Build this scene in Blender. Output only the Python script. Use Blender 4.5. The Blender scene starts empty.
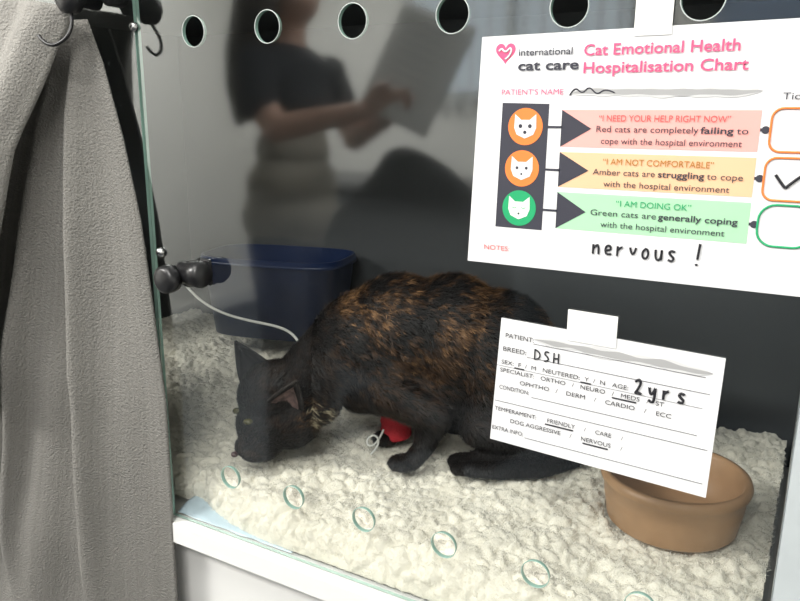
import bpy, bmesh, math, random
import numpy as np
from mathutils import Vector, Matrix, noise
random.seed(4); rng=np.random.default_rng(4)
sc=bpy.context.scene
sc.view_settings.view_transform='Standard'
sc.view_settings.look='None'
V=Vector

# ------------------------------------------------------------------ helpers
def link(o,parent=None):
    sc.collection.objects.link(o)
    if parent: o.parent=parent
    return o
def empty(name,loc=(0,0,0),rz=0):
    e=bpy.data.objects.new(name,None); e.empty_display_size=.05
    e.location=loc; e.rotation_euler=(0,0,rz); return link(e)
def mat(name,col,rough=.5,metal=0,noise_amt=0,noise_scale=20,bump=0,bump_scale=200,spec=.5,emit=0,sheen=0,attr=None,stretch=None):
    m=bpy.data.materials.new(name); m.use_nodes=True
    nt=m.node_tree; b=nt.nodes['Principled BSDF']
    b.inputs['Base Color'].default_value=(*col,1); b.inputs['Roughness'].default_value=rough
    b.inputs['Metallic'].default_value=metal; b.inputs['Specular IOR Level'].default_value=spec
    if sheen: b.inputs['Sheen Weight'].default_value=sheen
    tc=nt.nodes.new('ShaderNodeTexCoord'); src=tc.outputs['Object']
    if stretch:
        mp=nt.nodes.new('ShaderNodeMapping'); mp.inputs['Scale'].default_value=stretch
        nt.links.new(src,mp.inputs[0]); src=mp.outputs[0]
    if noise_amt:
        n=nt.nodes.new('ShaderNodeTexNoise'); n.inputs['Scale'].default_value=noise_scale; n.inputs['Detail'].default_value=4
        nt.links.new(src,n.inputs['Vector'])
        r=nt.nodes.new('ShaderNodeValToRGB')
        lo=[max(0,c*(1-noise_amt)) for c in col]; hi=[min(1,c*(1+noise_amt)) for c in col]
        r.color_ramp.elements[0].color=(*lo,1); r.color_ramp.elements[0].position=.3
        r.color_ramp.elements[1].color=(*hi,1); r.color_ramp.elements[1].position=.7
        nt.links.new(n.outputs[0],r.inputs[0]); nt.links.new(r.outputs[0],b.inputs['Base Color'])
    if attr:
        a=nt.nodes.new('ShaderNodeAttribute'); a.attribute_name=attr
        nt.links.new(a.outputs['Color'],b.inputs['Base Color'])
    if bump:
        n=nt.nodes.new('ShaderNodeTexNoise'); n.inputs['Scale'].default_value=bump_scale; n.inputs['Detail'].default_value=3
        nt.links.new(src,n.inputs['Vector'])
        bp=nt.nodes.new('ShaderNodeBump'); bp.inputs['Strength'].default_value=bump; bp.inputs['Distance'].default_value=.002
        nt.links.new(n.outputs[0],bp.inputs['Height']); nt.links.new(bp.outputs[0],b.inputs['Normal'])
    return m
def mesh_obj(name,verts,faces,mats=(),parent=None,smooth=False,loc=None):
    me=bpy.data.meshes.new(name); me.from_pydata([tuple(v) for v in verts],[],faces); me.update()
    for m in mats: me.materials.append(m)
    if smooth: me.polygons.foreach_set('use_smooth',[True]*len(me.polygons))
    o=bpy.data.objects.new(name,me)
    if loc: o.location=loc
    return link(o,parent)
def boxes(name,bl,m,parent=None,bevel=0):
    vs=[];fs=[]
    for (x0,y0,z0,x1,y1,z1) in bl:
        k=len(vs)
        vs+=[(x0,y0,z0),(x1,y0,z0),(x1,y1,z0),(x0,y1,z0),(x0,y0,z1),(x1,y0,z1),(x1,y1,z1),(x0,y1,z1)]
        fs+=[[k+i for i in f] for f in ((3,2,1,0),(4,5,6,7),(0,1,5,4),(1,2,6,5),(2,3,7,6),(3,0,4,7))]
    o=mesh_obj(name,vs,fs,[m],parent)
    if bevel:
        b=o.modifiers.new('b','BEVEL'); b.width=bevel; b.segments=3
    return o
def lathe(name,prof,m,center,axis='Z',n=64,parent=None,smooth=True):
    vs=[];fs=[]
    for i in range(n):
        a=2*math.pi*i/n
        for r,h in prof:
            if axis=='Z': vs.append((center[0]+r*math.cos(a),center[1]+r*math.sin(a),center[2]+h))
            elif axis=='Y': vs.append((center[0]+r*math.cos(a),center[1]-h,center[2]+r*math.sin(a)))
            else: vs.append((center[0]+h,center[1]+r*math.cos(a),center[2]+r*math.sin(a)))
    k=len(prof)
    for i in range(n):
        j=(i+1)%n
        for q in range(k-1):
            fs.append((i*k+q,j*k+q,j*k+q+1,i*k+q+1))
    o=mesh_obj(name,vs,fs,[m],parent,smooth)
    bm=bmesh.new(); bm.from_mesh(o.data); bmesh.ops.remove_doubles(bm,verts=bm.verts,dist=1e-6)
    bmesh.ops.recalc_face_normals(bm,faces=bm.faces); bm.to_mesh(o.data); bm.free()
    return o
def tube(name,pts,r,m,parent=None,smooth=True,cyc=False):
    cu=bpy.data.curves.new(name,'CURVE'); cu.dimensions='3D'; cu.bevel_depth=r; cu.bevel_resolution=3
    cu.resolution_u=10
    s=cu.splines.new('NURBS' if smooth else 'POLY'); s.points.add(len(pts)-1)
    for p,q in zip(s.points,pts): p.co=(*q,1)
    if smooth: s.order_u=min(4,len(pts)); s.use_endpoint_u=not cyc
    s.use_cyclic_u=cyc; cu.use_fill_caps=True
    cu.materials.append(m)
    return link(bpy.data.objects.new(name,cu),parent)
def grid(name,nu,nv,fn,m,parent=None,thick=0):
    vs=[];uv=[]
    for j in range(nv+1):
        for i in range(nu+1):
            vs.append(fn(i/nu,j/nv)); uv.append((i/nu,j/nv))
    fs=[(j*(nu+1)+i,j*(nu+1)+i+1,(j+1)*(nu+1)+i+1,(j+1)*(nu+1)+i) for j in range(nv) for i in range(nu)]
    o=mesh_obj(name,vs,fs,[m],parent,True)
    ul=o.data.uv_layers.new(name='UVMap')
    li=np.zeros(len(o.data.loops),dtype=np.int32); o.data.loops.foreach_get('vertex_index',li)
    ul.data.foreach_set('uv',np.array(uv)[li].astype(np.float32).ravel())
    if thick:
        s=o.modifiers.new('s','SOLIDIFY'); s.thickness=thick; s.offset=0
    return o
def blob(name,parts,voxel,smooth_it,mats,parent=None):
    bm=bmesh.new(); prim=[]
    def sph(c,r):
        bmesh.ops.create_icosphere(bm,subdivisions=3,radius=1,matrix=Matrix.Translation(V(c))@Matrix.Diagonal((*r,1)))
    for p in parts:
        if p[0]=='c':
            _,a,ra,b,rb,tag=p; a=V(a);b=V(b); L=(b-a).length; n=max(1,int(L/(min(ra,rb)*.4)))
            for i in range(n+1):
                t=i/n; c=a.lerp(b,t); r=ra+(rb-ra)*t; sph(c,(r,r,r)); prim.append((c,(r,r,r),tag))
        else:
            _,c,r,tag=p; sph(c,r); prim.append((V(c),r,tag))
    me=bpy.data.meshes.new('tmp'); bm.to_mesh(me); bm.free()
    o=bpy.data.objects.new('tmp',me); link(o)
    r=o.modifiers.new('r','REMESH'); r.mode='VOXEL'; r.voxel_size=voxel
    s=o.modifiers.new('s','SMOOTH'); s.factor=.5; s.iterations=smooth_it
    dg=bpy.context.evaluated_depsgraph_get(); dg.update()
    me2=bpy.data.meshes.new_from_object(o.evaluated_get(dg)); bpy.data.objects.remove(o)
    me2.name=name; me2.materials.clear()
    for m in mats: me2.materials.append(m)
    nf=len(me2.polygons); cen=np.zeros(nf*3); me2.polygons.foreach_get('center',cen); cen=cen.reshape(-1,3)
    best=np.full(nf,1e9); tagv=np.zeros(nf,dtype=np.int32)
    if len(mats)>1:
        for c,r,tag in prim:
            d=(np.linalg.norm((cen-np.array(c))/np.array(r),axis=1)-1)*min(r)
            k=d<best; best[k]=d[k]; tagv[k]=tag
    me2.polygons.foreach_set('material_index',tagv)
    me2.polygons.foreach_set('use_smooth',np.ones(nf,dtype=bool)); me2.update()
    return link(bpy.data.objects.new(name,me2),parent)
def strand_mesh(name,verts,per,loops_pat,totals,m,parent=None,cols=None):
    N=len(verts)//per
    fm=bpy.data.meshes.new(name); fm.vertices.add(len(verts)); fm.vertices.foreach_set('co',verts.ravel())
    base=(np.arange(N)*per)[:,None]; lp=(base+np.array([loops_pat])).ravel(); nl=len(loops_pat)
    fm.loops.add(N*nl); fm.loops.foreach_set('vertex_index',lp.astype(np.int32))
    st=np.cumsum([0]+totals[:-1]); ls=((np.arange(N)*nl)[:,None]+st[None,:]).ravel()
    fm.polygons.add(N*len(totals)); fm.polygons.foreach_set('loop_start',ls.astype(np.int32))
    fm.polygons.foreach_set('loop_total',np.tile(totals,N).astype(np.int32))
    fm.update(calc_edges=True); fm.validate()
    if cols is not None:
        at=fm.color_attributes.new('furcol','FLOAT_COLOR','POINT'); at.data.foreach_set('color',cols.ravel())
    fm.materials.append(m)
    return link(bpy.data.objects.new(name,fm),parent)

# ------------------------------------------------------------------ camera
f=743.0; p=math.radians(13.9); th=math.radians(29.7); ro=math.radians(.44)
F=V((-math.sin(th)*math.cos(p),math.cos(th)*math.cos(p),-math.sin(p)))
R0=V((math.cos(th),math.sin(th),0)); U0=R0.cross(F)
R=R0*math.cos(ro)+U0*math.sin(ro); U=U0*math.cos(ro)-R0*math.sin(ro)
cd=bpy.data.cameras.new('camera'); cam=bpy.data.objects.new('camera',cd); link(cam)
cd.sensor_width=36; cd.lens=f/800*36; cd.clip_start=.01
M=Matrix((( R.x,U.x,-F.x,0),(R.y,U.y,-F.y,-.66),(R.z,U.z,-F.z,1.25),(0,0,0,1)))
cam.matrix_world=M; sc.camera=cam

# ------------------------------------------------------------------ materials
m_wall=mat('wall_paint',(.82,.81,.78),.8,noise_amt=.03,noise_scale=3)
m_ceil=mat('ceiling_paint',(.8,.8,.79),.9,noise_amt=.02)
m_floor=mat('vinyl_floor',(.035,.042,.05),.6,noise_amt=.15,noise_scale=40)
m_white=mat('white_laminate',(.78,.78,.76),.35,noise_amt=.02,noise_scale=5)
m_inner=mat('grey_laminate',(.055,.06,.065),.6,noise_amt=.06,noise_scale=6)
m_alu=mat('aluminium',(.50,.54,.55),.4,metal=.1,noise_amt=.05)
m_black=mat('black_plastic',(.012,.012,.013),.3,noise_amt=.1)
m_chrome=mat('steel',(.6,.6,.6),.25,metal=1,noise_amt=.05)
m_dark=mat('dark_fabric',(.018,.019,.022),.9,noise_amt=.2,bump=.3)
m_edge=mat('glass_edge_green',(.27,.42,.36),.2,noise_amt=.15)
m_glass=bpy.data.materials.new('window_glass'); m_glass.use_nodes=True
nt=m_glass.node_tree; nt.nodes.clear()
out=nt.nodes.new('ShaderNodeOutputMaterial'); mix=nt.nodes.new('ShaderNodeMixShader')
tr=nt.nodes.new('ShaderNodeBsdfTransparent'); tr.inputs[0].default_value=(.985,.993,.988,1)
gl=nt.nodes.new('ShaderNodeBsdfGlossy'); gl.inputs['Roughness'].default_value=.06; gl.inputs[0].default_value=(.96,1,.99,1)
fr=nt.nodes.new('ShaderNodeFresnel'); fr.inputs[0].default_value=1.5
mu=nt.nodes.new('ShaderNodeMath'); mu.operation='MULTIPLY'; mu.inputs[1].default_value=2.6; mu.use_clamp=True
ge=nt.nodes.new('ShaderNodeNewGeometry'); sb=nt.nodes.new('ShaderNodeMath'); sb.operation='SUBTRACT'; sb.inputs[0].default_value=1
m2_=nt.nodes.new('ShaderNodeMath'); m2_.operation='MULTIPLY'
nt.links.new(ge.outputs['Backfacing'],sb.inputs[1]); nt.links.new(fr.outputs[0],mu.inputs[0])
nt.links.new(mu.outputs[0],m2_.inputs[0]); nt.links.new(sb.outputs[0],m2_.inputs[1]); nt.links.new(m2_.outputs[0],mix.inputs[0])
nt.links.new(tr.outputs[0],mix.inputs[1]); nt.links.new(gl.outputs[0],mix.inputs[2]); nt.links.new(mix.outputs[0],out.inputs[0])

# ------------------------------------------------------------------ room
X0,X1,Y0,Y1,ZC=-3.4,2.0,-3.2,.70,2.6
boxes('floor',[(X0-.1,Y0-.1,-.1,X1+.1,Y1+.1,0)],m_floor)
boxes('ceiling',[(X0-.1,Y0-.1,ZC,X1+.1,Y1+.1,ZC+.1)],m_ceil)
boxes('wall_left',[(X0-.1,Y0,0,X0,Y1,ZC)],m_wall)
boxes('wall_right',[(X1,Y0,0,X1+.1,Y1,ZC)],m_wall)
boxes('wall_back',[(X0-.1,Y1,0,X1+.1,Y1+.1,ZC)],m_wall)
wx0,wx1,wz0,wz1=-2.2,-.9,1.35,2.25
boxes('wall_front',[(X0-.1,Y0-.1,0,wx0,Y0,ZC),(wx1,Y0-.1,0,X1+.1,Y0,ZC),(wx0,Y0-.1,0,wx1,Y0,wz0),(wx0,Y0-.1,wz1,wx1,Y0,ZC)],m_wall)
win=empty('window_1')
boxes('frame',[(wx0,Y0-.06,wz0,wx0+.04,Y0-.02,wz1),(wx1-.04,Y0-.06,wz0,wx1,Y0-.02,wz1),(wx0,Y0-.06,wz0,wx1,Y0-.02,wz0+.04),(wx0,Y0-.06,wz1-.04,wx1,Y0-.02,wz1),((wx0+wx1)/2-.02,Y0-.06,wz0,(wx0+wx1)/2+.02,Y0-.02,wz1)],m_white,win)
m_slat=mat('blind_slat',(.75,.76,.76),.8,noise_amt=.03)
vs=[];fs=[]
for i in range(13):
    x=wx0+.07+i*.097; a=math.radians(55)
    dx=.04*math.cos(a); dy=.04*math.sin(a); k=len(vs)
    vs+=[(x-dx,Y0+.05-dy,wz0-.05),(x+dx,Y0+.05+dy,wz0-.05),(x+dx,Y0+.05+dy,wz1),(x-dx,Y0+.05-dy,wz1)]; fs.append((k,k+1,k+2,k+3))
bo=mesh_obj('vertical_blind',vs,fs,[m_slat])
boxes('headrail',[(wx0-.03,Y0,wz1-.005,wx1+.03,Y0+.08,wz1+.04)],m_white,bo)
boxes('baseboard_front',[(X0,Y0,0,X1,Y0+.015,.1)],m_white)
boxes('baseboard_left',[(X0,Y0,0,X0+.015,Y1,.1)],m_white)
ct=empty('kitchen_counter')
m_cab=mat('cupboard_slate',(.07,.08,.09),.5,noise_amt=.08)
boxes('worktop',[(-2.6,Y0+.001,.88,X1-.01,Y0+.62,.92)],mat('worktop',(.16,.16,.165),.5,noise_amt=.1),ct)
boxes('carcass',[(-2.58,Y0+.02,.1,X1-.02,Y0+.58,.879)],m_cab,ct)
boxes('doors',[(-2.57+i*.5,Y0+.581,.12,-2.57+i*.5+.49,Y0+.6,.87) for i in range(9)],m_cab,ct,.003)
boxes('notice_board',[(-.55,Y0+.001,1.5,.25,Y0+.02,2.1)],mat('board_blue',(.25,.32,.45),.8,noise_amt=.1))

w=bpy.data.worlds.new('w'); sc.world=w; w.use_nodes=True
w.node_tree.nodes['Background'].inputs[0].default_value=(.85,.93,1,1); w.node_tree.nodes['Background'].inputs[1].default_value=3.0
def area(name,loc,sx,sy,pw,col=(1,.98,.94)):
    l=bpy.data.lights.new(name,'AREA'); l.shape='RECTANGLE'; l.size=sx; l.size_y=sy; l.energy=pw; l.color=col
    o=bpy.data.objects.new(name,l); o.location=loc; link(o)
area('ceiling_light_panel',(-.7,-1.0,2.55),1.2,.6,22)
area('fill_light_left',(-2.3,-1.9,2.55),1.2,.6,130)  # added unseen fill lamp, brightens the left wall and the kennel inside
area('fill_light_right',(.2,-1.9,2.55),1.2,.6,64)  # second added fill behind the camera, carries light deeper into the kennel

# ------------------------------------------------------------------ kennel
KX0,KX1,KD=-1.31,.0,.62
ZB,ZT=.705,1.42
kn=empty('cat_kennel')
boxes('side_left',[(KX0-.018,.0,.70,KX0,KD,ZT+.02)],m_inner,kn)
boxes('side_right',[(KX1+.002,.007,.70,KX1+.02,KD,ZT+.02)],m_alu,kn)
boxes('rear_panel',[(KX0-.018,KD,.70,KX1+.02,KD+.015,ZT+.02)],m_inner,kn)
boxes('roof_panel',[(KX0-.018,.0,ZT,KX1+.02,KD,ZT+.02)],m_inner,kn)
boxes('floor_panel',[(KX0-.018,.007,.684,KX1+.02,KD,.70)],m_white,kn)
boxes('bottom_rail',[(KX0-.03,-.014,.672,KX1+.5,.0065,.703)],m_white,kn,.002)
boxes('cupboard_under',[(KX0-.03,.02,.10,KX1+.5,KD,.672)],m_white,kn)
boxes('plinth',[(KX0-.03,.06,.0,KX1+.5,KD,.10)],m_black,kn)
boxes('post_right',[(KX1+.003,.001,.703,KX1+.035,.006,ZT+.02)],m_alu,kn)
boxes('next_bay_side',[(KX1+.04,.03,.70,KX1+.5,KD,ZT)],m_white,kn)
boxes('top_rail',[(KX0-.03,-.004,ZT,KX1+.5,.007,ZT+.04)],m_alu,kn)

def pane(name,x0,x1,z0,z1,holes,parent):
    cu=bpy.data.curves.new(name,'CURVE'); cu.dimensions='2D'; cu.fill_mode='BOTH'; cu.extrude=.0023
    s=cu.splines.new('POLY'); s.points.add(3)
    for q,c in zip(s.points,[(x0,z0),(x1,z0),(x1,z1),(x0,z1)]): q.co=(*c,0,1)
    s.use_cyclic_u=True
    for hx,hz,hr in holes:
        s=cu.splines.new('POLY'); s.points.add(39); s.use_cyclic_u=True
        for i,q in enumerate(s.points):
            a=-2*math.pi*i/40; q.co=(hx+hr*math.cos(a),hz+hr*math.sin(a),0,1)
    o=bpy.data.objects.new('t',cu); link(o)
    dg=bpy.context.evaluated_depsgraph_get(); dg.update()
    me=bpy.data.meshes.new_from_object(o.evaluated_get(dg)); bpy.data.objects.remove(o)
    me.name=name; me.materials.clear(); me.materials.append(m_glass); me.materials.append(m_edge)
    me.transform(Matrix.Rotation(math.radians(90),4,'X'))
    bm=bmesh.new(); bm.from_mesh(me); bmesh.ops.remove_doubles(bm,verts=bm.verts,dist=1e-5); bmesh.ops.recalc_face_normals(bm,faces=bm.faces)
    for fc in bm.faces: fc.material_index=0 if abs(fc.normal.y)>.5 else 1; fc.smooth=False
    bm.to_mesh(me); bm.free()
    ob=bpy.data.objects.new(name,me); ob.location=(0,.0025,0); return link(ob,parent)
door=empty('glass_door')
top=[(-.651,1.3425),(-.543,1.3425),(-.434,1.3425),(-.323,1.3425),(-.212,1.3425),(-.104,1.3425)]
bot=[(-.630,.791),(-.527,.791),(-.424,.791),(-.319,.791),(-.213,.791),(-.107,.791)]
pane('door_pane',-.741,-.001,ZB,ZT-.002,[(x,z,.0165) for x,z in top]+[(x,z,.0145) for x,z in bot],door)
pane('fixed_glass_panel',KX0,-.7465,ZB,ZT-.002,[],kn)
def torus_ring(name,x,z,r,rr,m,par):
    tube(name,[(x+r*math.cos(2*math.pi*i/28),.0002,z+r*math.sin(2*math.pi*i/28)) for i in range(28)],rr,m,par,False,True)
for x,z in bot: torus_ring('hole_rim',x,z,.0150,.0005,m_edge,door)
m_rim=mat('pale_rim',(.5,.55,.53),.3,noise_amt=.05)
for x,z in top: torus_ring('hole_rim',x,z,.0170,.0005,m_rim,door)

lock=empty('door_lock')
lathe('knob',[(0,.046),(.012,.046),(.0165,.043),(.0175,.036),(.0165,.028),(.010,.026),(.010,.006),(.016,.005),(.016,.0),(0,0)],m_black,(-.680,0,1.057),'Y',48,lock)
lathe('barrel',[(0,-.005),(.013,-.005),(.0145,0),(.0145,.012),(.0165,.013),(.0165,.03),(.0135,.034),(0,.034)],m_black,(-.672,-.016,1.063),'X',40,lock)
boxes('mount_plate',[(-.656,-.006,1.047,-.640,-.0005,1.080)],m_black,lock,.002)
def screw(x,z,par,r=.0065):
    lathe('screw',[(0,.006),(r*.6,.006),(r,.003),(r,.0),(0,0)],m_chrome,(x,0,z),'Y',24,par)
    lathe('screw_hole',[(0,.0065),(r*.3,.0065),(r*.3,.0055)],m_black,(x,0,z),'Y',6,par)
hg=empty('door_hinge')
for x,z in [(-.762,1.079),(-.727,1.080),(-.761,1.039),(-.728,1.040)]: screw(x,z,hg)
lt=empty('coat_hook')
lathe('base',[(0,.022),(.011,.022),(.014,.018),(.014,.0),(0,0)],m_black,(-.765,0,1.388),'Y',36,lt)
lathe('peg_knob',[(0,.07),(.012,.07),(.018,.064),(.018,.052),(.010,.048),(.010,.02),(0,.02)],m_black,(-.783,0,1.380),'Y',36,lt)
screw(-.745,1.352,lt,.0055); screw(-.752,1.395,lt,.0055)
tube('hook_wire',[(-.783,-.058,1.366),(-.770,-.066,1.345),(-.782,-.074,1.326),(-.803,-.08,1.325),(-.815,-.08,1.338)],.0022,m_black,lt)

# ------------------------------------------------------------------ fleece bedding
m_fl=mat('fleece',(.82,.785,.685),.95,noise_amt=.08,noise_scale=60,bump=.5,bump_scale=500,sheen=.3,spec=.1)
m_fib=mat('fleece_fibre',(.88,.85,.76),.95,noise_amt=.06,noise_scale=40,spec=.1)
FX0,FX1=-1.29,-.006
def fl_front(x):
    t=max(0,min(1,(-.56-x)/.16)); return .010+.030*t*t
def fl_base(x,s):
    y0=fl_front(x); L=.06
    if s<L:
        a=s/L*math.pi/2; y=y0+.026*(1-math.cos(a)); z=.708+.048*math.sin(a); n=V((0,-math.cos(a),math.sin(a)))
    else:
        y=y0+.026+(s-L); z=.756; n=V((0,0,1))
    h=.012*noise.noise(V((x*7,y*7,1.3)))+.008*noise.noise(V((x*18,y*18,5)))
    lift=max(0,min(1,(-.78-x)/.3)); h+=.035*lift*max(0,min(1,(y-.1)/.3))
    d=math.hypot(x+.115,y-.235)
    if d<.085: h=min(h,-.004)
    return V((x,y,z+h*(min(1,s/L)))),n
nx,ny=520,250
vs=[];nsn=[]
ST=.60
for j in range(ny+1):
    s=j/ny*ST
    for i in range(nx+1):
        x=FX0+(FX1-FX0)*i/nx
        P,n=fl_base(x,s)
        q=V((x+.010*noise.noise(V((x*55,s*55,0))),(s+.010*noise.noise(V((x*55,s*55,9))))*.72,0))*64
        d,_=noise.voronoi(q)
        h=math.sqrt(max(0,min(1,(d[1]-d[0])*1.35)))
        hh=.0095*h+.0020*noise.noise(V((x*300,s*300,2)))+.004*noise.noise(V((x*45,s*45,4)))
        edge=min(1,(s+.004)/.02)
        Q=P+n*hh*edge
        Q.x+=.0026*noise.noise(V((x*150,s*150,7)))
        Q.y=max(Q.y,.0065); Q.y=min(Q.y,.615)
        Q.x=min(max(Q.x,-1.305),-.001)
        vs.append(Q); nsn.append(n)
fs=[(j*(nx+1)+i,j*(nx+1)+i+1,(j+1)*(nx+1)+i+1,(j+1)*(nx+1)+i) for j in range(ny) for i in range(nx)]
fb=mesh_obj('fleece_bedding',vs,fs,[m_fl],None,True)
fn_=np.zeros(len(vs)*3); fb.data.vertices.foreach_get('normal',fn_); fn_=fn_.reshape(-1,3)
fv=np.array([tuple(v) for v in vs]); NB=200000
ii=rng.integers(0,len(fv),NB); ok=fv[ii,1]<.52; ii=ii[ok]; NB=len(ii)
bp_=fv[ii]+rng.normal(0,.0012,(NB,3)); dr=fn_[ii]*np.sign((fn_[ii]*np.array([nsn[k] for k in ii])).sum(1))[:,None]*.55+rng.normal(0,.55,(NB,3))
dr/=np.linalg.norm(dr,axis=1)[:,None]; sd=np.cross(dr,rng.normal(0,1,(NB,3))); sd/=np.linalg.norm(sd,axis=1)[:,None]
tp=bp_+dr*rng.uniform(.002,.0052,NB)[:,None]; sv=np.stack([bp_-sd*.00032,bp_+sd*.00032,tp],axis=1)
sv[:,:,1]=np.maximum(sv[:,:,1],.0055)
strand_mesh('pile_fibres',sv.reshape(-1,3),3,[0,1,2],[3],m_fib,fb)
m_pad=mat('pad_blue',(.50,.62,.70),.7,noise_amt=.08,noise_scale=50)
grid('puppy_pad',40,20,lambda u,v:(-.738+.20*u,.0065+.16*v,.7035+.003*noise.noise(V((u*8,v*5,3)))+.003+.010*math.sin(min(1,v*4)*1.57)*(1-u)),m_pad,None,.001)

# ------------------------------------------------------------------ bowl
m_bowl=mat('terracotta_glaze',(.41,.245,.13),.42,noise_amt=.08,noise_scale=30,bump=.1,bump_scale=300)
lathe('feeding_bowl',[(0,.0),(.073,.0),(.077,.004),(.082,.034),(.0835,.051),(.087,.054),(.0885,.060),(.0865,.066),(.081,.067),(.078,.062),(.075,.04),(.069,.018),(.058,.011),(0,.010)],m_bowl,(-.119,.233,.765),'Z',96)

# ------------------------------------------------------------------ litter tray + tube
m_navy=mat('navy_plastic',(.008,.020,.07),.35,noise_amt=.1)
def tray():
    vs=[];fs=[];n=64
    rings=[(.86,.004),(.86,.0),(.88,.0),(1.0,.15),(1.035,.152),(1.04,.143),(1.025,.143),(1.02,.158),(.99,.158),(.86,.012),(.0,.012)]
    for k,(sc_,h) in enumerate(rings):
        for i in range(n):
            a=2*math.pi*i/n; c,s_=math.cos(a),math.sin(a); e=.5
            x=.145*sc_*math.copysign(abs(c)**e,c); y=.085*sc_*math.copysign(abs(s_)**e,s_)
            vs.append((x,y,h))
    for k in range(len(rings)-1):
        for i in range(n):
            fs.append((k*n+i,k*n+(i+1)%n,(k+1)*n+(i+1)%n,(k+1)*n+i))
    fs.append(tuple(range(n-1,-1,-1)))
    return mesh_obj('litter_tray',vs,fs,[m_navy],None,True)
t=tray(); t.location=(-.935,.49,.826); t.rotation_euler=(0,0,math.radians(14))
m_tube=mat('white_tube',(.72,.72,.68),.4,noise_amt=.05)
tube('drip_line',[(-1.02,.30,.965),(-1.0,.30,.945),(-.965,.30,.918),(-.90,.30,.902),(-.82,.30,.900),(-.76,.29,.903),(-.72,.27,.895),(-.70,.26,.87)],.0024,m_tube)

# ------------------------------------------------------------------ cat
CO=V((-.48,.24,.767)); cat=empty('tortoiseshell_cat',CO,th)
m_fur=mat('fur',(.02,.015,.01),.55,attr='furcol',spec=.35)
m_furb=mat('fur_skin',(.02,.015,.01),.8,attr='furcol',spec=.1)
m_red=mat('red_bandage',(.55,.02,.035),.75,bump=.6,bump_scale=400,noise_amt=.1)
P=[]
e=lambda c,r:P.append(('e',c,r,0))
c_=lambda a,ra,b,rb:P.append(('c',a,ra,b,rb,0))
e((-.085,0,.165),(.070,.058,.078)); e((-.03,0,.185),(.085,.064,.085)); e((.045,0,.180),(.085,.068,.090))
e((.11,-.004,.155),(.085,.072,.094)); e((.145,-.008,.12),(.072,.074,.095)); e((.03,0,.125),(.10,.056,.070))
e((.12,-.044,.090),(.062,.034,.070)); e((.12,.042,.085),(.062,.034,.070))
c_((.085,-.050,.062),.030,(.175,-.050,.030),.019); c_((.175,-.050,.028),.017,(.075,-.056,.012),.014); e((.060,-.058,.012),(.022,.016,.012))
c_((.085,.06,.062),.030,(.175,.06,.030),.019); c_((.175,.06,.026),.017,(.075,.07,.010),.014); e((.062,.07,.010),(.022,.016,.012))
e((-.055,-.036,.135),(.052,.030,.062)); c_((-.045,-.040,.115),.038,(.018,-.044,.078),.027); c_((.018,-.044,.075),.024,(.008,-.050,.034),.016); c_((.008,-.050,.032),.015,(-.010,-.056,.012),.014); e((-.024,-.060,.010),(.022,.017,.012))
c_((-.07,.035,.13),.036,(-.035,.040,.080),.024); c_((-.035,.040,.075),.019,(-.035,.034,.015),.014); e((-.050,.026,.008),(.021,.016,.012))
c_((-.10,-.002,.165),.060,(-.150,-.012,.125),.050); c_((-.145,-.012,.125),.050,(-.180,-.018,.100),.046); e((-.148,-.022,.092),(.036,.036,.040))
e((-.205,-.024,.096),(.055,.052,.052)); e((-.213,-.037,.060),(.048,.046,.040)); e((-.224,-.054,.034),(.031,.028,.024))
e((-.242,-.062,.034),(.017,.016,.015)); e((-.184,-.045,.064),(.042,.038,.038)); e((-.230,-.068,.028),(.018,.015,.014))
e((-.08,-.005,.115),(.05,.045,.05))
tl=[(.205,.0,.085),(.225,-.02,.04),(.215,-.055,.018),(.165,-.078,.014),(.10,-.084,.013),(.05,-.080,.012)]
for a,b,ra,rb in zip(tl[:-1],tl[1:],[.02,.018,.016,.015,.013],[.018,.016,.015,.013,.009]): c_(a,ra,b,rb)
body=blob('body',P,.0035,5,[m_furb],cat)

def furcol(q):
    x,y,z=q
    w=V((x+.012*noise.noise(q*40),y,z+.012*noise.noise(q*40+V((9,0,0)))))
    big=noise.noise(w*17+V((3.1,0,0)))
    st=.85*noise.noise(V((w.x*70,w.y*70,w.z*160)))+1.0*noise.noise(V((w.x*200,w.y*200,w.z*300)))
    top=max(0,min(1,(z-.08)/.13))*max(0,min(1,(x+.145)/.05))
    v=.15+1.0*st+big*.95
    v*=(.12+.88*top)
    fl=math.exp(-((x+.140)**2+(z-.082)**2*1.4+((y+.05)*.5)**2)/.0005)
    v+=fl*(.2+2.6*st)
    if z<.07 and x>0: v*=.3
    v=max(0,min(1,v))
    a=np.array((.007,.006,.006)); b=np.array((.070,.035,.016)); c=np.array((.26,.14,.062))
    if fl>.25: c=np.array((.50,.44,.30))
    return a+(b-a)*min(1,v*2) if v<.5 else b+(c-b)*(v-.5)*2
me=body.data
nvv=len(me.vertices); co=np.zeros(nvv*3); me.vertices.foreach_get('co',co); co=co.reshape(-1,3)
at=me.color_attributes.new('furcol','FLOAT_COLOR','POINT')
cols=np.ones((nvv,4))
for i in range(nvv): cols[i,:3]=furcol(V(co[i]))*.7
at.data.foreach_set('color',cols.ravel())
me.calc_loop_triangles(); nt_=len(me.loop_triangles)
tv=np.zeros(nt_*3,dtype=np.int32); me.loop_triangles.foreach_get('vertices',tv); tv=tv.reshape(-1,3)
no=np.zeros(nvv*3); me.vertices.foreach_get('normal',no); no=no.reshape(-1,3)
A,B,C=co[tv[:,0]],co[tv[:,1]],co[tv[:,2]]
ar=np.linalg.norm(np.cross(B-A,C-A),axis=1)
N=110000
idx=rng.choice(nt_,N,p=ar/ar.sum()); r1=rng.random(N);r2=rng.random(N); fl_=r1+r2>1; r1[fl_]=1-r1[fl_]; r2[fl_]=1-r2[fl_]
pt=A[idx]+(B-A)[idx]*r1[:,None]+(C-A)[idx]*r2[:,None]
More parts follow.
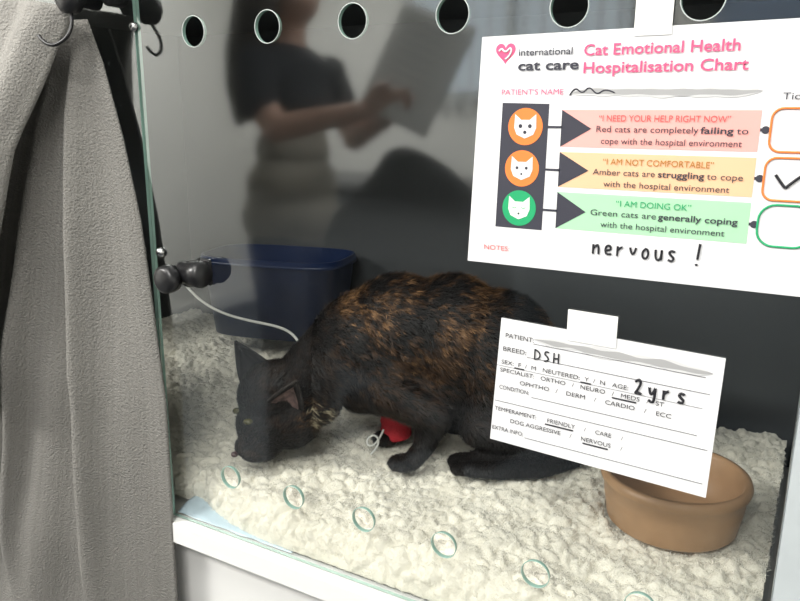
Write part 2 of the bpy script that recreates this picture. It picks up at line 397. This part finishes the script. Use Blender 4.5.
nn=no[tv[idx,0]]; nn/=np.linalg.norm(nn,axis=1)[:,None]+1e-9
flow=np.tile(np.array([.8,0,-.55]),(N,1))
head=(pt[:,0]<-.15); flow[head]=np.array([.55,.35,.65])
low=(pt[:,2]<.05)&(~head); flow[low]=np.array([.1,0,-1])
flow=flow-nn*(flow*nn).sum(1)[:,None]; flow/=np.linalg.norm(flow,axis=1)[:,None]+1e-9
flow+=rng.normal(0,.25,(N,3))
L=np.where(head,.0055,.0105); L=np.where(low,.006,L)*rng.uniform(.7,1.2,N)
L=np.where((pt[:,2]<.035),.004,L)
d1=flow*.85+nn*.42; d1/=np.linalg.norm(d1,axis=1)[:,None]
d2=flow*.97+nn*.12; d2/=np.linalg.norm(d2,axis=1)[:,None]
side=np.cross(d1,nn); side/=np.linalg.norm(side,axis=1)[:,None]+1e-9
wd=.00038
mid=pt+d1*(L*.5)[:,None]; tip=mid+d2*(L*.5)[:,None]
vv=np.stack([pt-side*wd,pt+side*wd,mid+side*wd*.8,mid-side*wd*.8,tip],axis=1).reshape(-1,3)
cc=np.ones((N,5,4))
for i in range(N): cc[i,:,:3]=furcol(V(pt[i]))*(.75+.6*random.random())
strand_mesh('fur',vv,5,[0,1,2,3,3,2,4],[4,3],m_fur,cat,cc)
m_ear=mat('ear_fur',(.010,.008,.008),.8,noise_amt=.3,bump=.4,spec=.2)
m_earn=mat('ear_rim_fur',(.026,.022,.020),.8,noise_amt=.4,noise_scale=120,bump=.4,spec=.2)
m_pink=mat('ear_inside',(.13,.085,.078),.7,noise_amt=.6,noise_scale=110,spec=.2)
def ear(base,tip,wdir,face,w,name,m,inside=True):
    base=V(base);tip=V(tip);wdir=V(wdir).normalized();face=V(face).normalized()
    n=14;k=10
    def fn(scale,off):
        vs=[]
        for j in range(k+1):
            t=j/k; hw=w*(1-t**1.35)*scale+.0012*(1-t)
            c=base.lerp(base.lerp(tip,scale),t)
            for i in range(n+1):
                s=(i/n-.5)*2
                vs.append(c+wdir*(hw*s)+face*(off-.010*(1-s*s)*(1-t*.6)))
        return vs
    fs=[(j*(n+1)+i,j*(n+1)+i+1,(j+1)*(n+1)+i+1,(j+1)*(n+1)+i) for j in range(k) for i in range(n)]
    o=mesh_obj(name,fn(1,0),fs,[m],cat,True); s=o.modifiers.new('s','SOLIDIFY'); s.thickness=.003; s.offset=0
    mesh_obj(name+'_inside',fn(.75,.0028),fs,[m_pink if inside else m],cat,True)
ear((-.232,-.022,.126),(-.261,-.018,.174),(.85,-.25,.50),(-.25,-.9,.2),.029,'ear_far',m_ear,False)
ear((-.184,-.074,.100),(-.166,-.086,.141),(.92,.15,-.30),(-.15,-.95,.15),.024,'ear_near',m_earn)
m_eye=mat('eye',(.06,.055,.02),.08,noise_amt=.1)
def ball(name,c,r,m,par):
    bm=bmesh.new(); bmesh.ops.create_icosphere(bm,subdivisions=3,radius=1,matrix=Matrix.Translation(V(c))@Matrix.Diagonal((*r,1)))
    me=bpy.data.meshes.new(name); bm.to_mesh(me); bm.free(); me.materials.append(m)
    me.polygons.foreach_set('use_smooth',[True]*len(me.polygons)); return link(bpy.data.objects.new(name,me),par)
ball('eye_near',(-.235,-.072,.076),(.0075,.0060,.0045),m_eye,cat); ball('eye_far',(-.257,-.044,.080),(.0060,.0060,.0045),m_eye,cat)
ball('nose',V((-.256,-.074,.028)),(.005,.005,.004),mat('nose',(.05,.02,.02),.4,noise_amt=.1),cat)
def wrap():
    vs=[];fs=[];n=32;k=16
    for j in range(k+1):
        t=j/k; z=.010+.066*t; r=.0225+.0035*t+.0010*math.sin(j*2.4)
        cx=-.033; cy=.034+.006*t
        for i in range(n):
            a=2*math.pi*i/n; vs.append((cx+r*math.cos(a),cy+r*math.sin(a),z+.002*math.sin(a+1)))
    for j in range(k):
        for i in range(n): fs.append((j*n+i,j*n+(i+1)%n,(j+1)*n+(i+1)%n,(j+1)*n+i))
    o=mesh_obj('bandage',vs,fs,[m_red],cat,True); s=o.modifiers.new('s','SOLIDIFY'); s.thickness=.002
wrap()
tube('catheter_line',[(-.052,.01,.03),(-.06,-.0,.012),(-.075,-.01,.008),(-.078,.0,.02),(-.062,.0,.03),(-.055,-.01,.015),(-.07,-.025,.006)],.0016,m_tube,cat)

# ------------------------------------------------------------------ towel
def interp(tab,z):
    if z>=tab[0][0]: return tab[0][1]
    for (z0,x0),(z1,x1) in zip(tab[:-1],tab[1:]):
        if z>=z1: return x0+(x1-x0)*(z0-z)/(z0-z1)
    return tab[-1][1]
def towel_mat(name,a,b,scale):
    m=bpy.data.materials.new(name); m.use_nodes=True; nt=m.node_tree; bs=nt.nodes['Principled BSDF']
    bs.inputs['Roughness'].default_value=.95; bs.inputs['Specular IOR Level'].default_value=.1; bs.inputs['Sheen Weight'].default_value=.05
    uv=nt.nodes.new('ShaderNodeUVMap'); mp=nt.nodes.new('ShaderNodeMapping'); mp.inputs['Scale'].default_value=(scale,2,1)
    nt.links.new(uv.outputs[0],mp.inputs[0])
    wv=nt.nodes.new('ShaderNodeTexNoise'); wv.inputs['Scale'].default_value=1; wv.inputs['Detail'].default_value=3
    nt.links.new(mp.outputs[0],wv.inputs['Vector'])
    rp=nt.nodes.new('ShaderNodeValToRGB'); rp.color_ramp.elements[0].position=.38; rp.color_ramp.elements[1].position=.62
    rp.color_ramp.elements[0].color=(*a,1); rp.color_ramp.elements[1].color=(*b,1)
    nt.links.new(wv.outputs[0],rp.inputs[0]); nt.links.new(rp.outputs[0],bs.inputs['Base Color'])
    tc=nt.nodes.new('ShaderNodeTexCoord'); n2=nt.nodes.new('ShaderNodeTexNoise'); n2.inputs['Scale'].default_value=380; n2.inputs['Detail'].default_value=2
    nt.links.new(tc.outputs['Object'],n2.inputs['Vector']); bp=nt.nodes.new('ShaderNodeBump'); bp.inputs['Strength'].default_value=1.0; bp.inputs['Distance'].default_value=.003
    nt.links.new(n2.outputs[0],bp.inputs['Height']); nt.links.new(bp.outputs[0],bs.inputs['Normal'])
    return m
m_t1=towel_mat('towel_grey',(.185,.180,.165),(.205,.199,.184),90); m_t2=towel_mat('towel_cream',(.285,.275,.255),(.32,.31,.287),60)
tw=empty('towel')
xR=[(1.37,-.815),(1.31,-.790),(1.22,-.765),(1.12,-.745),(1.05,-.738),(.88,-.724),(.60,-.730),(.30,-.735)]
xL=[(1.37,-.87),(1.25,-.97),(1.10,-1.05),(.80,-1.18),(.40,-1.32)]
def tA(u,v):
    z=1.362-.98*v; a=interp(xL,z); b=interp(xR,z)
    uu=u+.03*math.sin(6.28*u+2*v)*(1-u)
    x=a+(b-a)*uu
    sh=min(1,(1-u)/.30); sh=sh*sh*(3-2*sh)
    am=(.008+.042*min(1,v*2.2))*(.25+.75*sh)
    ph=6.28*(2.9*u+.22*math.sin(3*v+1)+.12*noise.noise(V((u*3,v*3,0))))
    s_=math.sin(ph+.5*math.sin(ph))
    y=-.016-am*(.5+.5*s_)-.009*math.sin(6.28*(5.7*u+.3*v))*min(1,v*2)*.6*sh
    y+=.008*noise.noise(V((u*5,v*6,2)))*sh
    e=max(0,(u-.94)/.06); y=y*(1-e)+(-.013)*e
    return (x+.010*math.cos(ph)*min(1,v*2)*(1-e)*sh,min(y,-.010),z)
grid('hanging_layer',150,170,tA,m_t1,tw,.004)
xRb=[(1.37,-.795),(1.33,-.822),(1.23,-.872),(1.14,-.905),(1.05,-.940),(.97,-.965),(.85,-.99)]
def tB(u,v):
    z=1.372-.50*v; b=interp(xRb,z); a=-1.22
    x=a+(b-a)*u
    ph=6.28*(2.3*u+.2*v+.15*noise.noise(V((u*3,v*4,5))))
    y=-.060-.035*min(1,v*3)-(.006+.018*min(1,v*2))*(.5+.5*math.sin(ph))-.005*math.sin(6.28*(7*u-v))
    e=max(0,(u-.93)/.07); y+=.025*e*e
    zz=z+.012*(1-v)*math.sin(3.1*(1-u))+.03*(1-u)*(1-v)
    return (x,y,zz)
grid('folded_layer',120,90,tB,m_t2,tw,.005)

# ------------------------------------------------------------------ signs
def flat(name,pts,m,y,ox,oz,par,th=.0):
    vs=[(ox+u,y,oz-v) for u,v in pts]
    n=len(vs)
    if th:
        vs+=[(ox+u,y+th,oz-v) for u,v in pts]
        fs=[tuple(range(n)),tuple(range(2*n-1,n-1,-1))]+[(i,i+n,(i+1)%n+n,(i+1)%n) for i in range(n)]
    else: fs=[tuple(range(n))]
    return mesh_obj(name,vs,fs,[m],par)
def ink(name,c): return mat(name,c,.5,noise_amt=.02,spec=.3)
k_pink=ink('ink_pink',(.75,.10,.22)); k_blk=ink('ink_black',(.02,.02,.025)); k_dark=ink('ink_charcoal',(.045,.045,.06))
k_red=ink('ink_red',(.75,.10,.10)); k_org=ink('ink_orange',(.85,.22,.05)); k_grn=ink('ink_green',(.02,.35,.14))
k_br=ink('bar_red',(.85,.40,.36)); k_bo=ink('bar_orange',(.85,.50,.30)); k_bg=ink('bar_green',(.38,.66,.42)); k_brn=ink('ink_brown',(.40,.18,.03))
m_paper=mat('laminated_paper',(.75,.75,.76),.25,noise_amt=.02,noise_scale=8,spec=.6)
m_smear=ink('smudged_ink',(.36,.36,.36)); m_smear2=ink('smudged_ink_light',(.60,.60,.60))
def text(par,s,u0,v,u1,cap,m,ox,oz,y,bold=0,rot=0):
    cu=bpy.data.curves.new('text','FONT'); cu.body=s; cu.size=cap/.70; cu.offset=bold*cap
    cu.resolution_u=3
    o=bpy.data.objects.new('text_'+''.join(ch for ch in s.lower() if ch.isalnum())[:14],cu); link(o,par)
    bpy.context.view_layer.update()
    wdt=o.dimensions.x
    sx=(u1-u0)/wdt if (u1 and wdt>0) else 1
    o.scale=(sx,1,1); o.rotation_euler=(math.radians(90),0,0)
    if rot: o.rotation_euler=(Matrix.Rotation(rot,3,'Y')@Matrix.Rotation(math.radians(90),3,'X')).to_euler()
    o.location=(ox+u0,y,oz-v); cu.materials.append(m); return o
def strokes(name,par,segs,m,ox,oz,y,r):
    cu=bpy.data.curves.new(name,'CURVE'); cu.dimensions='3D'; cu.bevel_depth=r; cu.bevel_resolution=1; cu.resolution_u=6
    for sg in segs:
        s=cu.splines.new('NURBS'); s.points.add(len(sg)-1)
        for q,(u,v) in zip(s.points,sg): q.co=(ox+u,y,oz-v,1)
        s.order_u=min(3,len(sg)); s.use_endpoint_u=True
    cu.materials.append(m); return link(bpy.data.objects.new(name,cu),par)
def smear(name,par,u0,u1,v,h,slope,ox,oz,y):
    for k,(hh,mm,yy) in enumerate(((h,m_smear2,y),(h*.6,m_smear,y-.0001))):
        n=40; up=[];dn=[]
        for i in range(n+1):
            t=i/n; u=u0+(u1-u0)*t; w_=hh*min(1,6*t,6*(1-t))**.5*(.75+.5*noise.noise(V((t*9,k,v*100))))
            cv=v+slope*(u-u0)+.0018*noise.noise(V((t*6,3,v*50)))
            up.append((u,cv-w_)); dn.append((u,cv+w_))
        vs=[(ox+a,yy,oz-b) for a,b in up+dn]
        fs=[(i,i+1,n+2+i,n+1+i) for i in range(n)]
        mesh_obj(name+'_%d'%k,vs,fs,[mm],par)
G={'n':[[(0,0),(0,1)],[(0,.5),(.3,0),(.6,.1),(.6,1)]],'e':[[(0,.5),(.6,.5),(.55,0),(.1,0),(0,.6),(.2,1),(.65,.85)]],
'r':[[(0,0),(0,1)],[(0,.5),(.2,.1),(.5,.05)]],'v':[[(0,0),(.3,1.3),(.6,0)]],'o':[[(.3,0),(0,.2),(0,.9),(.4,1.05),(.6,.6),(.5,0),(.2,0)]],
'u':[[(0,0),(0,.8),(.3,1.1),(.6,.8),(.6,0)],[(.6,0),(.6,1)]],'s':[[(.6,.1),(.3,-.1),(0,.2),(.3,.5),(.6,.75),(.3,1.1),(0,.9)]],
'y':[[(0,0),(.05,.6),(.35,.8),(.6,0)],[(.6,0),(.6,1.4),(.3,1.7),(0,1.4)]],'2':[[(0,-.3),(.3,-.7),(.6,-.3),(.3,.5),(0,1),(.3,.8),(.7,1)]],
'D':[[(0,-.3),(0,1)],[(0,-.3),(.7,-.1),(.7,.9),(0,1)]],'S':[[(.6,-.2),(.2,-.4),(0,.1),(.5,.4),(.6,.9),(0,1)]],'H':[[(0,-.3),(0,1)],[(0,.4),(.6,.35)],[(.6,-.3),(.6,1)]],
'!':[[(.3,-.7),(.2,.5)],[(.15,.85),(.18,1)]]}
def hand(name,s,u,v,h,adv,m,par,ox,oz,y,r,slope=0):
    seg=[];x=u
    for ch in s:
        if ch in G:
            for sg in G[ch]: seg.append([(x+a*h,v-h+b*h+(x-u)*slope) for a,b in sg])
        x+=adv
    strokes(name,par,seg,m,ox,oz,y,r)
SX,SZ=-.295,1.321; yS=-.0020
sg=empty('hospitalisation_chart')
flat('sheet',[(.004,0),(.300,-.003),(.298,.208),(-.004,.208)],m_paper,yS,SX,SZ,sg,.0008)
yi=yS-.0003; yj=yS-.0006; yk=yS-.0009; yt=yS-.0012
T=lambda s,u0,v,u1,cap,m,bold=0: text(sg,s,u0,v,u1,cap,m,SX,SZ,yt,bold)
def circ(u,v,r,n=32): return [(u+r*math.cos(2*math.pi*i/n),v+r*math.sin(2*math.pi*i/n)) for i in range(n)]
hp=[]
for i in range(40):
    a=2*math.pi*i/40; hp.append((.0275+.0095*(math.sin(a)**3),.014-.0095*(13*math.cos(a)-5*math.cos(2*a)-2*math.cos(3*a)-math.cos(4*a))/15))
flat('heart_logo',hp,k_pink,yi,SX,SZ,sg)
strokes('heart_cat',sg,[[(.0215,.013),(.0235,.010),(.0262,.0135),(.029,.0135),(.032,.010),(.0335,.013),(.031,.018),(.0275,.020)]],m_paper,SX,SZ,yj,.0009)
T('international',.040,.0175,.089,.0058,k_dark,.015); T('cat care',.040,.0300,.0955,.0082,k_dark,.035)
T('Cat Emotional Health',.099,.0190,.222,.0090,k_pink,.025); T('Hospitalisation Chart',.099,.0335,.229,.0090,k_pink,.025)
T("PATIENT'S NAME",.025,.0510,.083,.0048,k_pink,.0)
smear('name_smudge',sg,.089,.242,.049,.0050,.008,SX,SZ,yj)
strokes('name_scribble',sg,[[(.089,.052),(.093,.044),(.10,.051),(.106,.044),(.113,.052),(.12,.046),(.128,.050)]],k_dark,SX,SZ,yk,.0006)
flat('panel',[(.0265,.058),(.071,.059),(.070,.172),(.024,.172)],k_dark,yi,SX,SZ,sg)
rows=[(.064,.096,k_br,k_org,k_red,.079,.0495,"\u201CI NEED YOUR HELP RIGHT NOW\u201D",("Red cats are completely ","failing"," to"),"cope with the hospital environment",.116,.221),
      (.1005,.1315,k_bo,k_org,k_brn,.1165,.048,"\u201CI AM NOT COMFORTABLE\u201D",("Amber cats are ","struggling"," to cope"),"with the hospital environment",.122,.212),
      (.136,.169,k_bg,k_grn,k_grn,.153,.047,"\u201CI AM DOING OK\u201D",("Green cats are ","generally coping",""),"with the hospital environment",.136,.198)]
m_pg=mat('pale_green',(.75,.9,.75),.5,noise_amt=.02)
for i,(v0,v1,kb,kc,kt,vc,uc,h1,h2,h3,a,b) in enumerate(rows):
    flat('bar_%d'%i,[(.083,v0),(.243,v0),(.243,v1),(.083,v1)],kb,yi,SX,SZ,sg)
    flat('arrow_%d'%i,[(.083,v0),(.110,(v0+v1)/2),(.083,v1)],k_dark,yj,SX,SZ,sg)
    flat('link_%d'%i,[(.068,vc-.001),(.084,vc-.001),(.084,vc+.001),(.068,vc+.001)],k_dark,yj,SX,SZ,sg)
    flat('face_disc_%d'%i,circ(uc,vc,.0165),kc,yj,SX,SZ,sg)
    fp=[(-.010,-.011),(-.004,-.006),(.004,-.006),(.010,-.011),(.0105,.001),(.008,.007),(.0,.0105),(-.008,.007),(-.0105,.001)]
    flat('cat_face_%d'%i,[(uc+x,vc+y) for x,y in fp],m_paper if i<2 else m_pg,yk,SX,SZ,sg)
    for s in (-1,1):
        if i<2: flat('eye_%d_%d'%(i,s),circ(uc+s*.0045,vc-.0005,.0018 if i==0 else .0014,12),k_dark,yt,SX,SZ,sg)
        else: strokes('eye_%d_%d'%(i,s),sg,[[(uc+s*.0045-.002,vc-.001),(uc+s*.0045,vc+.001),(uc+s*.0045+.002,vc-.001)]],k_grn,SX,SZ,yt,.00025)
    flat('mouth_%d'%i,circ(uc,vc+.005,.0016 if i==0 else .0010,12),k_dark,yt,SX,SZ,sg)
    T(h1,a,v0+.0095,b,.0052,kt,.0)
    u0_,tot=.114,.121; ns=[len(q) for q in h2]; S_=sum(ns); cu_=u0_
    for q,nq in zip(h2,ns):
        wq=tot*nq/S_
        if q.strip():
            lead=.0022 if q[0]==' ' else 0; tail=.0022 if q[-1]==' ' else 0
            T(q.strip(),cu_+lead,v0+.0185,cu_+wq-tail,.0052,k_dark,.02 if q==h2[1] else 0)
        cu_+=wq
    T(h3,.119 if i==0 else .124,v0+.0285,.231 if i==0 else .226,.0052,k_dark,0)
    bx=.270-.0005*i; hw,hh=.0195,.0165; rr=.008 if i<2 else .0125; pts=[]
    for cx,cy,a0 in ((hw-rr,hh-rr,0),(-hw+rr,hh-rr,90),(-hw+rr,-hh+rr,180),(hw-rr,-hh+rr,270)):
        for q in range(7):
            an=math.radians(a0+q*15); pts.append((bx+cx+rr*math.cos(an),vc+cy+rr*math.sin(an)))
    cu=bpy.data.curves.new('tick_box','CURVE'); cu.dimensions='3D'; cu.bevel_depth=.0009; s=cu.splines.new('POLY'); s.points.add(len(pts)-1); s.use_cyclic_u=True
    for q,(uu,vv_) in zip(s.points,pts): q.co=(SX+uu,yj,SZ-vv_,1)
    cu.materials.append([k_org,k_org,k_grn][i]); link(bpy.data.objects.new('tick_box_%d'%i,cu),sg)
    flat('box_link_%d'%i,[(.243,vc-.0012),(bx-hw,vc-.0012),(bx-hw,vc+.0012),(.243,vc+.0012)],k_dark,yi,SX,SZ,sg)
    flat('box_node_%d'%i,circ(.247,vc,.003,16),k_dark,yj,SX,SZ,sg)
T('Tick',.256,.0560,.273,.0052,k_dark,.0)
strokes('tick_mark',sg,[[(.258,.113),(.263,.120),(.266,.123)],[(.266,.123),(.275,.113),(.286,.106)]],k_blk,SX,SZ,yk,.0012)
T('NOTES:',.013,.1945,.039,.0046,k_red,.0)
hand('nervous_writing','nervous',.119,.189,.0085,.0108,k_blk,sg,SX,SZ,yk,.0010); hand('exclaim','!',.205,.191,.011,.01,k_blk,sg,SX,SZ,yk,.0011)
m_tape=mat('white_tape',(.78,.78,.76),.5,noise_amt=.04,bump=.2)
grid('tape',6,8,lambda u,v:(SX+.140+.030*u,yS-.0010-.0006*v*(1-v),SZ+.045-.050*v),m_tape,sg)
CX,CZ=-.261,1.060; pc=empty('patient_card'); sl=.034; rt=math.atan(sl)
flat('card',[(0,0),(.204,.007),(.201,.138),(-.007,.129)],m_paper,yS,CX,CZ,pc,.0008)
TC=lambda s,u0,v,u1,m=k_blk,cap=.0046,b=.0: text(pc,s,u0,v+sl*u0,u1,cap,m,CX,CZ,yt,b,rt)
TC('PATIENT:',.005,.0185,.034); TC('BREED:',.003,.0325,.027); TC('SEX:  F  /  M   NEUTERED:  Y  /  N   AGE:',.002,.0460,.126,cap=.0042)
TC('SPECIALIST:   ORTHO   /   NEURO   /   MEDS   /   ST',.001,.0545,.158,cap=.0042); TC('OPHTHO   /    DERM    /    CARDIO    /    ECC',.022,.0640,.165,cap=.0042)
TC('CONDITION:',.001,.0725,.032,cap=.0042); TC('TEMPERAMENT:      FRIENDLY     /     CARE     /',-.003,.0960,.125,cap=.0042)
TC('DOG AGGRESSIVE     /     NERVOUS     /',.014,.1060,.125,cap=.0042); TC('EXTRA INFO:',-.005,.1170,.028,cap=.0042)
def ln(u0,u1,v,r=.00022,m=k_dark): strokes('ruled_line',pc,[[(u0,v+sl*u0),(u1,v+sl*u1)]],m,CX,CZ,yj,r)
ln(.034,.19,.020); ln(.028,.195,.0345); ln(.035,.188,.0745); ln(-.003,.198,.0860); ln(.03,.197,.1185); ln(-.003,.19,.0485,.00015)
for u0,u1,v in ((.016,.026,.048),(.082,.092,.048),(.112,.134,.0565),(.050,.078,.0985),(.088,.112,.1085)): ln(u0,u1,v,.0007,k_blk)
smear('name_smudge',pc,.034,.196,.0165,.0055,.034,CX,CZ,yj)
hand('breed_writing','DSH',.036,.036,.0075,.0095,k_blk,pc,CX,CZ,yk,.0007,sl)
hand('age_writing','2yrs',.132,.052,.0085,.0125,k_blk,pc,CX,CZ,yk,.0012,sl)
grid('tape',6,8,lambda u,v:(CX+.066+.046*u,yS-.0010-.0006*v*(1-v),CZ+.018-.001*u-.030*v),m_tape,pc)

# ------------------------------------------------------------------ person in the room (seen reflected in the glass)
m_skin=mat('skin',(.62,.38,.29),.5,noise_amt=.05,noise_scale=30); m_top=mat('navy_tunic',(.02,.022,.03),.85,noise_amt=.15,bump=.2); m_trs=mat('beige_apron',(.36,.33,.28),.85,noise_amt=.08); m_shoe=mat('grey_trousers',(.09,.09,.095),.8,noise_amt=.1)
m_hair=mat('dark_hair',(.022,.014,.010),.5,noise_amt=.4,noise_scale=30,stretch=(8,8,1),bump=.6,bump_scale=60)
pr=empty('woman')
Q=[];SK,TO,TR,SH=0,1,2,3
cp=lambda a,ra,b,rb,t:Q.append(('c',a,ra,b,rb,t)); el=lambda c,r,t:Q.append(('e',c,r,t))
bx,by=-1.42,-1.17
el((bx+.01,by,1.62),(.088,.075,.11),SK); el((bx+.045,by,1.565),(.052,.048,.05),SK); el((bx+.099,by,1.60),(.016,.011,.018),SK); el((bx+.03,by,1.54),(.05,.045,.04),SK)
el((bx+.0,by+.076,1.605),(.018,.01,.03),SK); el((bx+.0,by-.076,1.605),(.018,.01,.03),SK); el((bx+.089,by,1.563),(.012,.024,.007),SK)
cp((bx,by,1.55),.052,(bx-.015,by,1.42),.055,SK)
el((bx-.01,by,1.36),(.10,.17,.10),TO); el((bx,by,1.27),(.098,.14,.10),TO); el((bx,by,1.15),(.098,.135,.10),TR); el((bx+.06,by,1.29),(.055,.12,.06),TO)
el((bx-.005,by,1.04),(.12,.17,.12),TR); el((bx-.01,by,.95),(.135,.18,.12),TR); el((bx-.01,by,.86),(.12,.17,.08),SH)
for s in (1,-1):
    cp((bx,by+s*.085,.86),.092,(bx+.02,by+s*.09,.50),.065,SH); cp((bx+.02,by+s*.09,.50),.065,(bx,by+s*.095,.10),.05,SH)
    cp((bx-.02,by+s*.095,.05),.040,(bx+.14,by+s*.10,.035),.032,SH)
cp((bx+.01,by+.165,1.38),.058,(bx+.05,by+.20,1.28),.050,TO); cp((bx+.05,by+.20,1.28),.042,(bx+.10,by+.20,1.215),.040,SK)
cp((bx+.10,by+.20,1.215),.040,(bx+.32,by+.13,1.262),.027,SK)
cp((bx+.02,by-.165,1.38),.055,(bx+.06,by-.20,1.25),.048,TO); cp((bx+.06,by-.20,1.25),.040,(bx+.09,by-.20,1.18),.038,SK)
cp((bx+.09,by-.20,1.18),.038,(bx+.34,by-.02,1.26),.026,SK)
def handp(w,d,upv,s):
    w=V(w);d=V(d).normalized();sd=V(upv).normalized();nrm=d.cross(sd)
    for k in range(4): cp(w,.018,w+d*.075+sd*(.028-.019*k),.013,SK)
    for k,L in enumerate((.070,.078,.072,.056)):
        b=w+d*.078+sd*(.030-.020*k); m1=b+d*L*.5+nrm*s*.006; m2=m1+d*L*.35+nrm*s*.022
        cp(b,.0095,m1,.009,SK); cp(m1,.009,m2,.008,SK)
    t0=w+d*.02+sd*.022; t1=t0+d*.03+sd*.032+nrm*s*.01; t2=t1+d*.035+nrm*s*.014; cp(t0,.013,t1,.011,SK); cp(t1,.011,t2,.009,SK)
handp((bx+.33,by+.128,1.265),(1,-.2,.15),(0,.15,1),-1)
handp((bx+.35,by-.015,1.262),(1,.35,.2),(0,-.15,1),1)
blob('figure',Q,.007,3,[m_skin,m_top,m_trs,m_shoe],pr)
H=[('e',(bx-.012,by,1.645),(.098,.087,.098),0),('e',(bx-.045,by,1.57),(.07,.09,.10),0)]
for k in range(9):
    yy=by-.11+.03*k; wv_=.012*math.sin(k*2.1)
    H.append(('c',(bx-.05,yy*.9+by*.1,1.60),.038,(bx-.080+wv_,yy,1.42),.036,0)); H.append(('c',(bx-.080+wv_,yy,1.42),.036,(bx-.10-wv_,yy+.01,1.33),.032,0)); H.append(('c',(bx-.10-wv_,yy+.01,1.33),.032,(bx-.085,yy+.01,1.25-.01*(k%3)),.014,0))
H.append(('c',(bx-.0,by+.085,1.58),.035,(bx+.005,by+.15,1.44),.032,0)); H.append(('c',(bx+.005,by+.15,1.44),.032,(bx-.02,by+.17,1.30),.018,0))
blob('hair',H,.008,1,[m_hair],pr)
m_eb=mat('eyeball',(.8,.8,.8),.2,noise_amt=.02)
for s in (1,-1): ball('eye_%d'%s,(bx+.088,by+s*.031,1.618),(.011,.013,.009),m_eb,pr); ball('iris_%d'%s,(bx+.096,by+s*.031,1.615),(.005,.006,.006),m_black,pr)
m_sheet=mat('paper_sheet',(.88,.88,.86),.7,noise_amt=.03); k_print=ink('print_grey',(.35,.35,.36))
a1=V((.85,.10,-.32)).normalized(); a2=V((.24,-.22,.93)); a2=(a2-a1*a2.dot(a1)).normalized(); a3=a1.cross(a2)
pcn=V((bx+.475,by+.105,1.370))
grid('clipboard_papers',12,16,lambda u,v:tuple(pcn+a1*(.23*(u-.5))+a2*(.29*(v-.5))+a3*(.02*math.sin(3*u)*v)),m_sheet,pr,.002)
for k in range(9):
    tube('print_line',[tuple(pcn+a1*(.23*(t-.5))+a2*(.105-.026*k)+a3*(.02*math.sin(3*t)*(.5+(.105-.026*k)/.29))) for t in (.12,.35,.6,.86)],.0014,k_print,pr)

# ------------------------------------------------------------------ office chair (reflected)
oc=empty('office_chair',(-.80,-1.05,0),math.radians(12))
def back(u,v):
    a=(u-.5)*2; hw=.29*(1-max(0,v-.45)**2*1.6)
    return (a*hw,.20-.06*a*a+.05*math.sin(v*3),.60+.58*v-.12*(a*a)*max(0,(v-.5)/.5)**2)
grid('backrest',30,30,back,m_dark,oc,.03)
boxes('seat',[(-.25,-.27,.44,.25,.20,.52)],m_dark,oc,.03)
boxes('back_bar',[(-.03,.25,.46,.03,.285,.85)],m_black,oc,.008)
boxes('back_link',[(-.03,-.05,.43,.03,.27,.455)],m_black,oc)
lathe('gas_lift',[(0,.44),(.03,.44),(.03,.25),(.04,.25),(.04,.09),(0,.09)],m_black,(0,0,0),'Z',24,oc)
for k in range(5):
    a=2*math.pi*k/5; tube('leg_%d'%k,[(0,0,.11),(.15*math.cos(a),.15*math.sin(a),.10),(.28*math.cos(a),.28*math.sin(a),.07)],.018,m_black,oc)
    lathe('caster_%d'%k,[(0,-.02),(.028,-.02),(.03,0),(.028,.02),(0,.02)],m_black,(.28*math.cos(a),.28*math.sin(a),.031),'X',20,oc)
